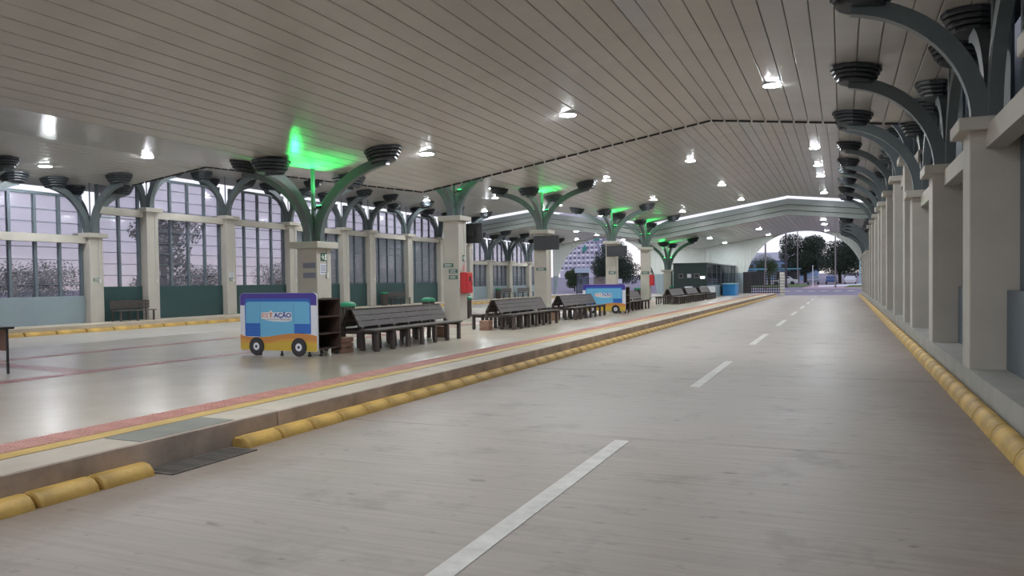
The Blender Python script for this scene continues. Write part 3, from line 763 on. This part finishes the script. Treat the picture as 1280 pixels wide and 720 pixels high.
MB().bbox(-.6, .6, -.05, 2.25, .98, 1.06, .01).build('top', mat('counter_top', (.30, .55, .62), .35), ct)
for (x, y, lab) in ((-11.0, 60.6, 'added white board standing for glare near the short column by the kiosk'), (-9.9, 61.2, 'added white board standing for glare before the kiosk corner'), (-9.2, 60.2, 'added white board standing for glare by the far bench row')):
    r = empty('glare_board', (x, y, PLAT)); tag(r, lab, 'board')
    MB().bbox(-.3, .3, -.01, .01, .45, .9, .004).build('panel', M_wprint, r)  # board added in place of white glare on the far benches
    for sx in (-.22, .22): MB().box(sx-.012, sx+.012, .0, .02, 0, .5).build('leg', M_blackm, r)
MB().bbox(-.22, .22, 0, .12, 2.3, 5.0, .03).build('siding_strip', M_siding, ew, (-12.55, EY-.13, 0))  # raised strip at the pale upright band on the siding

# gate in the right-hand arch
gt = empty('grid_gate', (-9.0, 79.2, PLAT)); tag(gt, 'dark metal grid gate closing the platform end under the arch', 'gate')
vb = MB().box(-.035, .035, -.02, .02, 0, 2.1).mesh('bar', M_blackm); hb = MB().box(0, 3.4, -.015, .015, -.035, .035).mesh('rail', M_blackm)
for j in range(17): link('bar', vb, gt, (.02+3.36*j/16, 0, 0))
for j in range(9): link('rail', hb, gt, (0, 0, .06+j*.25))
MB().box(0, .75, .022, .05, 0, 2.1).build('solid_panel', mat('gate_purple', (.06, .045, .06), .6), gt)
pp = empty('gate_post', (-5.35, 79.0, 0)); tag(pp, 'pale gate post with dark bands at the road side of the grid gate', 'post')
MB().bbox(-.22, .22, -.2, .2, 0, 2.3, .02).build('post', M_pipe, pp)
bn = MB().box(-.225, .225, -.205, .205, 0, .07).mesh('band', M_pgrey)
for j in range(7): link('band', bn, pp, (0, 0, .3+.28*j))

# ------------------------------------------------------------------ outside
M_leafs = [mat('leaf_dark', (.030, .050, .030), .8, var=.4, vscale=1.2), mat('leaf_mid', (.055, .085, .035), .8, var=.4, vscale=1.2), mat('leaf_blue', (.028, .045, .040), .8, var=.3, vscale=1)]
M_bark = mat('bark', (.07, .055, .045), .9, var=.3, vscale=3, bump=.3)
def crown_mesh(blobs, n, leaf, m, seed):
    rnd = random.Random(seed); b = MB()
    tot = sum(r**2 for *_, r in blobs)
    for (cx, cy, cz, r) in blobs:
        for _ in range(int(n*r*r/tot)):
            d = Vector((rnd.gauss(0, 1), rnd.gauss(0, 1), rnd.gauss(0, 1))).normalized()*r*(rnd.random()**.33)
            p = Vector((cx, cy, cz))+Vector((d.x, d.y, d.z*.8)); s = leaf*rnd.uniform(.6, 1.4)
            a = Vector((rnd.gauss(0, 1), rnd.gauss(0, 1), rnd.gauss(0, 1))).normalized(); c = a.orthogonal().normalized(); e_ = a.cross(c)
            b.poly([p-c*s, p+e_*s*.5, p+c*s, p-e_*s*.5], [(0, 1, 2, 3)])
    me = bpy.data.meshes.new('crown'); me.from_pydata(b.v, [], b.f); me.materials.append(m); me.update(); return me
def tree(x, y, h, wd, label, mi, seed, n=3000, zbase=None, group=None):
    r = empty('tree', (x, y, gz(y) if zbase is None else zbase)); rnd = random.Random(seed)
    tp = [(0, 0, 0), (.1*rnd.uniform(-1, 1), .1, h*.25), (.3*rnd.uniform(-1, 1), 0, h*.5), (.3*rnd.uniform(-1, 1), .2, h*.72)]
    MB().tube(tp, [h*.035, h*.03, h*.02, h*.008], 8).build('trunk', M_bark, r)
    for k in range(4):
        a = rnd.uniform(0, 2*PI); MB().tube([(0, 0, h*(.3+.08*k)), (math.cos(a)*wd*.3, math.sin(a)*wd*.3, h*(.55+.06*k))], [h*.015, h*.005], 6).build('branch', M_bark, r)
    bl = []
    for k in range(9):
        a = rnd.uniform(0, 2*PI); q = rnd.uniform(.1, .32)*wd; bl.append((math.cos(a)*q, math.sin(a)*q, h*rnd.uniform(.30, .80), wd*rnd.uniform(.18, .28)))
    link('crown', crown_mesh(bl, n*3, max(.08, h*.013), M_leafs[mi], seed), r)
    tag(r, label, 'tree', group); return r
tree(-6.8, 165, 10.6, 10.0, 'tall dark tree beyond the road, beside the broader rounded tree, seen through the arch', 0, 3, 9000)
tree(-.4, 150, 9.2, 11.5, 'broad rounded dark tree beyond the road seen through the arch', 0, 4, 11000)
tree(6.5, 176, 6.0, 7, 'low dark tree beside the broad rounded one beyond the arch', 2, 5)
tree(-11.5, 138, 5.0, 7.0, 'low bright green tree before the blue building beyond the arch', 1, 6)
tree(-16.5, 128, 6.0, 6.0, 'dark tree beside the yellow sign beyond the grid gate', 2, 8)
tree(-31.8, 112, 6.8, 8.5, 'dense dark green tree before the apartment block, beside the column screen', 0, 9, 4500)
tree(-29.5, 106, 7.8, 7.5, 'tall dark tree between two columns beyond the far archway', 0, 10, 4500)
tree(-36.2, 108, 3.4, 3.6, 'small light green tree by the pale post, before the apartment block', 1, 11)
tree(-46, 118, 2.0, 4, 'low dark tree at the foot of the apartment block', 2, 12)
tree(-27.5, 128, 9.5, 8, 'loose dark tree with sky between its leaves at the archway edge', 0, 21, 2500)
tree(-41, 37.6, 7.6, 4.6, 'tall dark conifer-like tree outside the glazed wall', 2, 13, 1500, 0)
for (x, y, h, w, sd) in ((-56, 36, 3.2, 7, 14), (-62, 44, 3.6, 7, 15), (-54, 49, 3.0, 7, 16), (-58, 58, 3.4, 7.5, 17), (-64, 28, 3.0, 7, 18), (-58, 70, 4, 8, 19), (-50, 62, 3.0, 6, 20)):
    tree(x, y, h, w, 'low rounded bush-like tree in the hedge line outside the glazed wall', 0, sd, 1600, 0, 'hedge line trees outside the glazed wall')

# apartment block
ab = empty('apartment_block', (-132, 430, gz(430)-2)); tag(ab, 'pale tall apartment block with rows of small windows beyond the trees', 'building')
MB().box(-21, 8.5, 0, 16, 0, 40).build('wall', mat('apartment_wall', (.62, .60, .70), .8), ab)
wm = MB().box(-.85, .85, -.12, 0, 0, 1.3).mesh('window', mat('apartment_window', (.16, .17, .25), .3)); sm_ = MB().box(-.8, .8, -.5, 0, -.9, -.02).mesh('balcony', mat('balcony_white', (.95, .95, .97), .7))
for i in range(11):
    for j in range(10):
        link('window', wm, ab, (-19.8+2.65*i, -.001, 7+2.9*j))
        if (i+j) % 3 != 1: link('balcony', sm_, ab, (-19.8+2.65*i, -.001, 7+2.9*j))
M_teal = mat('teal_cladding', (.03, .30, .26), .5)
for (x, z, w, h) in ((-6, 17, 3, 4), (1.5, 23, 4, 3.5), (6, 24.5, 4.5, 3)): MB().prism([(x-w/2, z), (x+w/2, z+.6), (x+w/2-.8, z+h), (x-w/2+1.2, z+h*.7)], 'y', -.9, -.4).build('teal_panel', M_teal, ab)
MB().box(1.6, 6, -.45, 0, 2, 26).build('stair_shaft', mat('shaft_lilac', (.33, .34, .47), .7), ab)
MB().prism([(3, 13), (4.8, 13), (4.2, 23)], 'y', -.8, -.5).build('white_fin', M_wprint, ab)
# low blue and white building beyond the arch
lb = empty('low_building', (-14.5, 200, gz(200))); tag(lb, 'long low white and blue building behind the low green tree', 'building')
MB().box(-11, 9, 0, 14, 0, 4.9).build('wall', mat('bldg_blue', (.20, .30, .44), .6), lb)
MB().box(-11.4, 9.4, -.6, 14.4, 4.9, 6.9).build('roof', mat('bldg_white', (.62, .66, .74), .6), lb)
wm2 = MB().box(-.9, .9, -.1, 0, 0, 1.6).mesh('window', M_screen)
for j in range(7): link('window', wm2, lb, (-9.6+2.8*j, 0, 2.4))
def shelter(x, y, w, label):
    r = empty('bus_shelter', (x, y, gz(y))); tag(r, label, 'shelter')
    MB().bbox(-w/2, w/2, -1.2, 1.2, 2.6, 2.85, .04).build('roof', mat('teal_roof', (.10, .30, .38), .5), r)
    for sx in (-1, 1): MB().box(sx*(w/2-.3)-.06, sx*(w/2-.3)+.06, -.06, .06, 0, 2.6).build('post', M_pgrey, r)
    MB().box(-w/2+.3, w/2-.3, .9, .94, .3, 2.3).build('back_panel', M_screen, r)
shelter(-12.6, 122, 4.2, 'small shelter with a teal roof behind the grid gate')
shelter(-9.0, 146, 4.5, 'small shelter with a teal roof at the foot of the tall dark tree')
def pole(x, y, h, r, label, m=M_pgrey, arm_=None, zb=None):
    o = empty('pole', (x, y, gz(y) if zb is None else zb)); tag(o, label, 'pole')
    MB().tube([(0, 0, 0), (0, 0, h)], [r, r*.7], 8).build('shaft', m, o)
    MB().lathe([(r*1.8, 0), (r*1.8, .15), (r*1.2, .25)], seg=10).build('base', m, o)
    if arm_: MB().tube([(0, 0, h-.1), (arm_, 0, h+.1)], r*.5, 6).build('bracket', m, o)
pole(-9.6, 110, 9.5, .13, 'tall grey pole behind the grid gate, the one nearest the siding wall', arm_=.8)
pole(-7.6, 120, 8.4, .15, 'thick dark utility pole behind the grid gate post', mat('pole_dark', (.06, .05, .06), .7))
pole(-7.0, 140, 11.5, .1, 'slim grey pole between utility pole and tall dark tree', arm_=1.0)
pole(-.9, 118, 9.8, .1, 'tall slim lamp pole before the broad rounded tree', arm_=-1.2)
pole(-4.0, 122, 3.2, .07, 'short white post standing at the roadside', M_wprint)
pole(2.6, 136, 5.5, .12, 'pale teal post before the trees at the arch edge', mat('pole_teal', (.3, .5, .55), .5))
pole(-36.6, 92, 7.8, .11, 'pale lamp pole standing before the apartment block', M_ring, arm_=.8)
# cars
def make_car(m):
    r = empty('car')
    prof = [(-2.1, .35), (-2.1, .75), (-1.55, .85), (-1.0, .9), (-.55, 1.35), (.75, 1.42), (1.35, .98), (2.0, .9), (2.1, .7), (2.1, .35)]
    b = MB(); n = len(prof)
    for yy, sc in ((-.85, 1), (.85, 1)): b.v += [(p[0], yy*(1 if p[1] < 1 else .82), p[1]) for p in prof]
    b.f = [tuple(range(n)), tuple(range(2*n-1, n-1, -1))]+[(i, n+i, n+(i+1) % n, (i+1) % n) for i in range(n)]
    b.build('body', m, r)
    MB().prism([(-.85, .95), (-.48, 1.3), (.7, 1.36), (1.15, 1.0)], 'y', -.80, .80).build('windows', M_screen, r)
    wh = MB().prism(arc(0, 0, .32, 0, 2*PI*15/16, 15), 'y', -.1, .1).mesh('wheel', M_black)
    for sx in (-1.3, 1.3):
        for sy in (-.8, .8): link('wheel', wh, r, (sx, sy, .32))
    return r
cars = [make_car(mat('car_white', (.6, .62, .66), .3)), make_car(mat('car_grey', (.2, .22, .26), .3)), make_car(mat('car_blue', (.05, .09, .2), .3))]
used = [0, 0, 0]
for k in range(9):
    j = (0, 1, 2, 0, 1, 0, 2, 1, 0)[k]
    o = cars[j] if not used[j] else copy_tree(cars[j]); used[j] = 1
    y = 148-.4*k; o.location = (-7.5+2.9*k if k else -9.0, y-10 if k == 0 else y-6, gz(y-6)); o.rotation_euler.z = PI/2 if k else 0
    tag(o, ('white', 'grey', 'dark blue')[j]+' parked car in the row under the trees beyond the road', 'car', ('white', 'grey', 'dark blue')[j]+' parked cars')
# far road marks, pink pavement, grass
rd = MB()
for k in range(6): rd.box(-6.2+1.42*k-.36, -6.2+1.42*k+.36, 96.6-.12*k, 99.2-.12*k, gz(98)-.01, gz(99.2)+.006)
tag(rd.build('floor', M_white), kind='structure')
pk = MB().poly([(-5.2, 112, gz(112)), (30, 104, gz(104)), (30, 124, gz(124)), (-3.4, 150, gz(150)), (-5.0, 150, gz(150))], [(0, 1, 2, 3, 4)])
tag(pk.build('ground', mat('pink_pavement', (.42, .31, .33), .8, var=.1)), kind='structure')
M_grass = mat('grass', (.10, .16, .035), .9, var=.35, vscale=2, bump=.5)
gi = MB().poly([(.2, 118, gz(118)+.02), (14, 114, gz(114)+.02), (14, 128, gz(128)+.25), (1.0, 126, gz(126)+.15)], [(0, 1, 2, 3)])
gi.poly([(-20, 128, gz(128)+.03), (-5.2, 122, gz(122)+.03), (-4.6, 136, gz(136)+.15), (-20, 146, gz(146)+.15)], [(0, 1, 2, 3)])
tag(gi.build('ground', M_grass), kind='structure')
kw = MB().poly([(-3.2, 120, gz(120)+.03), (6, 132, gz(132)+.03), (6, 132.3, gz(132)+.35), (-3.2, 120.3, gz(120)+.25)], [(0, 1, 2, 3)])
tag(kw.build('trim_2', M_wprint), kind='structure')
# boards and signs beyond the far archway on the left
nb = empty('notice_board', (-27.2, 84, 0)); tag(nb, 'framed notice board with a pale blue header beyond the far archway', 'notice board')
for (a, b, c, d) in ((-.75, -.65, 0, 2.6), (.65, .75, 0, 2.6), (-.65, .65, 2.5, 2.6), (-.65, .65, .35, .45)): MB().box(a, b, -.05, .05, c, d).build('frame', M_blackm, nb)
MB().box(-.65, .65, -.005, .005, .45, 2.5).build('sheet', M_kglass, nb)
MB().bbox(-.9, .9, -.08, .08, 2.62, 3.2, .02).build('header', mat('header_blue', (.42, .52, .66), .5), nb)
sf = empty('slatted_fence', (-26.0, 84.5, 0)); tag(sf, 'grey slatted fence panel beside the framed notice board', 'fence')
fs = MB().box(0, 1.3, -.02, .02, 0, .13).mesh('slat', mat('fence_wood', (.16, .13, .125), .8))
for j in range(13): link('slat', fs, sf, (0, 0, .1+.155*j))
for xx in (0, 1.3): MB().box(xx-.05, xx+.05, -.05, .05, 0, 2.2).build('post', M_pgrey, sf)
ps = MB().bbox(-.2, .2, -.2, .2, 0, 2.2, .02).build('gate_post', M_pipe, None, (-24.2, 84.5, 0)); tag(ps, 'white square post at the end of the slatted fence', 'post')
bs = empty('street_sign', (-27.8, 100, 0)); tag(bs, 'small blue and white street sign on a post before the dark tree', 'sign')
MB().tube([(0, .05, 0), (0, .05, 2.0)], .04, 6).build('post', M_pgrey, bs)
MB().bbox(-.9, .9, -.03, .03, 1.3, 1.9, .01).build('plate', M_wprint, bs); MB().box(-.8, .2, -.036, -.03, 1.36, 1.6).build('blue_field', M_bblue, bs)
ys_ = empty('road_sign', (-13.4, 112, gz(112))); tag(ys_, 'yellow diamond sign on a post at the arch foot behind the grid gate', 'sign')
MB().tube([(0, .05, 0), (0, .05, 3.0)], .05, 6).build('post', M_pgrey, ys_); MB().prism([(-.6, 3.0), (0, 2.3), (.6, 3.0), (0, 3.7)], 'y', -.02, .02).build('plate', M_yprint, ys_)
# building outside the glazed wall
ob = empty('outside_shed', (-48, 21, 0)); tag(ob, 'brownish low building outside the glazed wall behind the first bays', 'building')
MB().box(-6, 3, -6, 3, 0, 5.6).build('wall', mat('shed_wall', (.25, .2, .19), .9), ob); MB().box(-6.3, 3.3, -6.3, 3.3, 5.6, 5.9).build('roof', M_pgrey, ob)
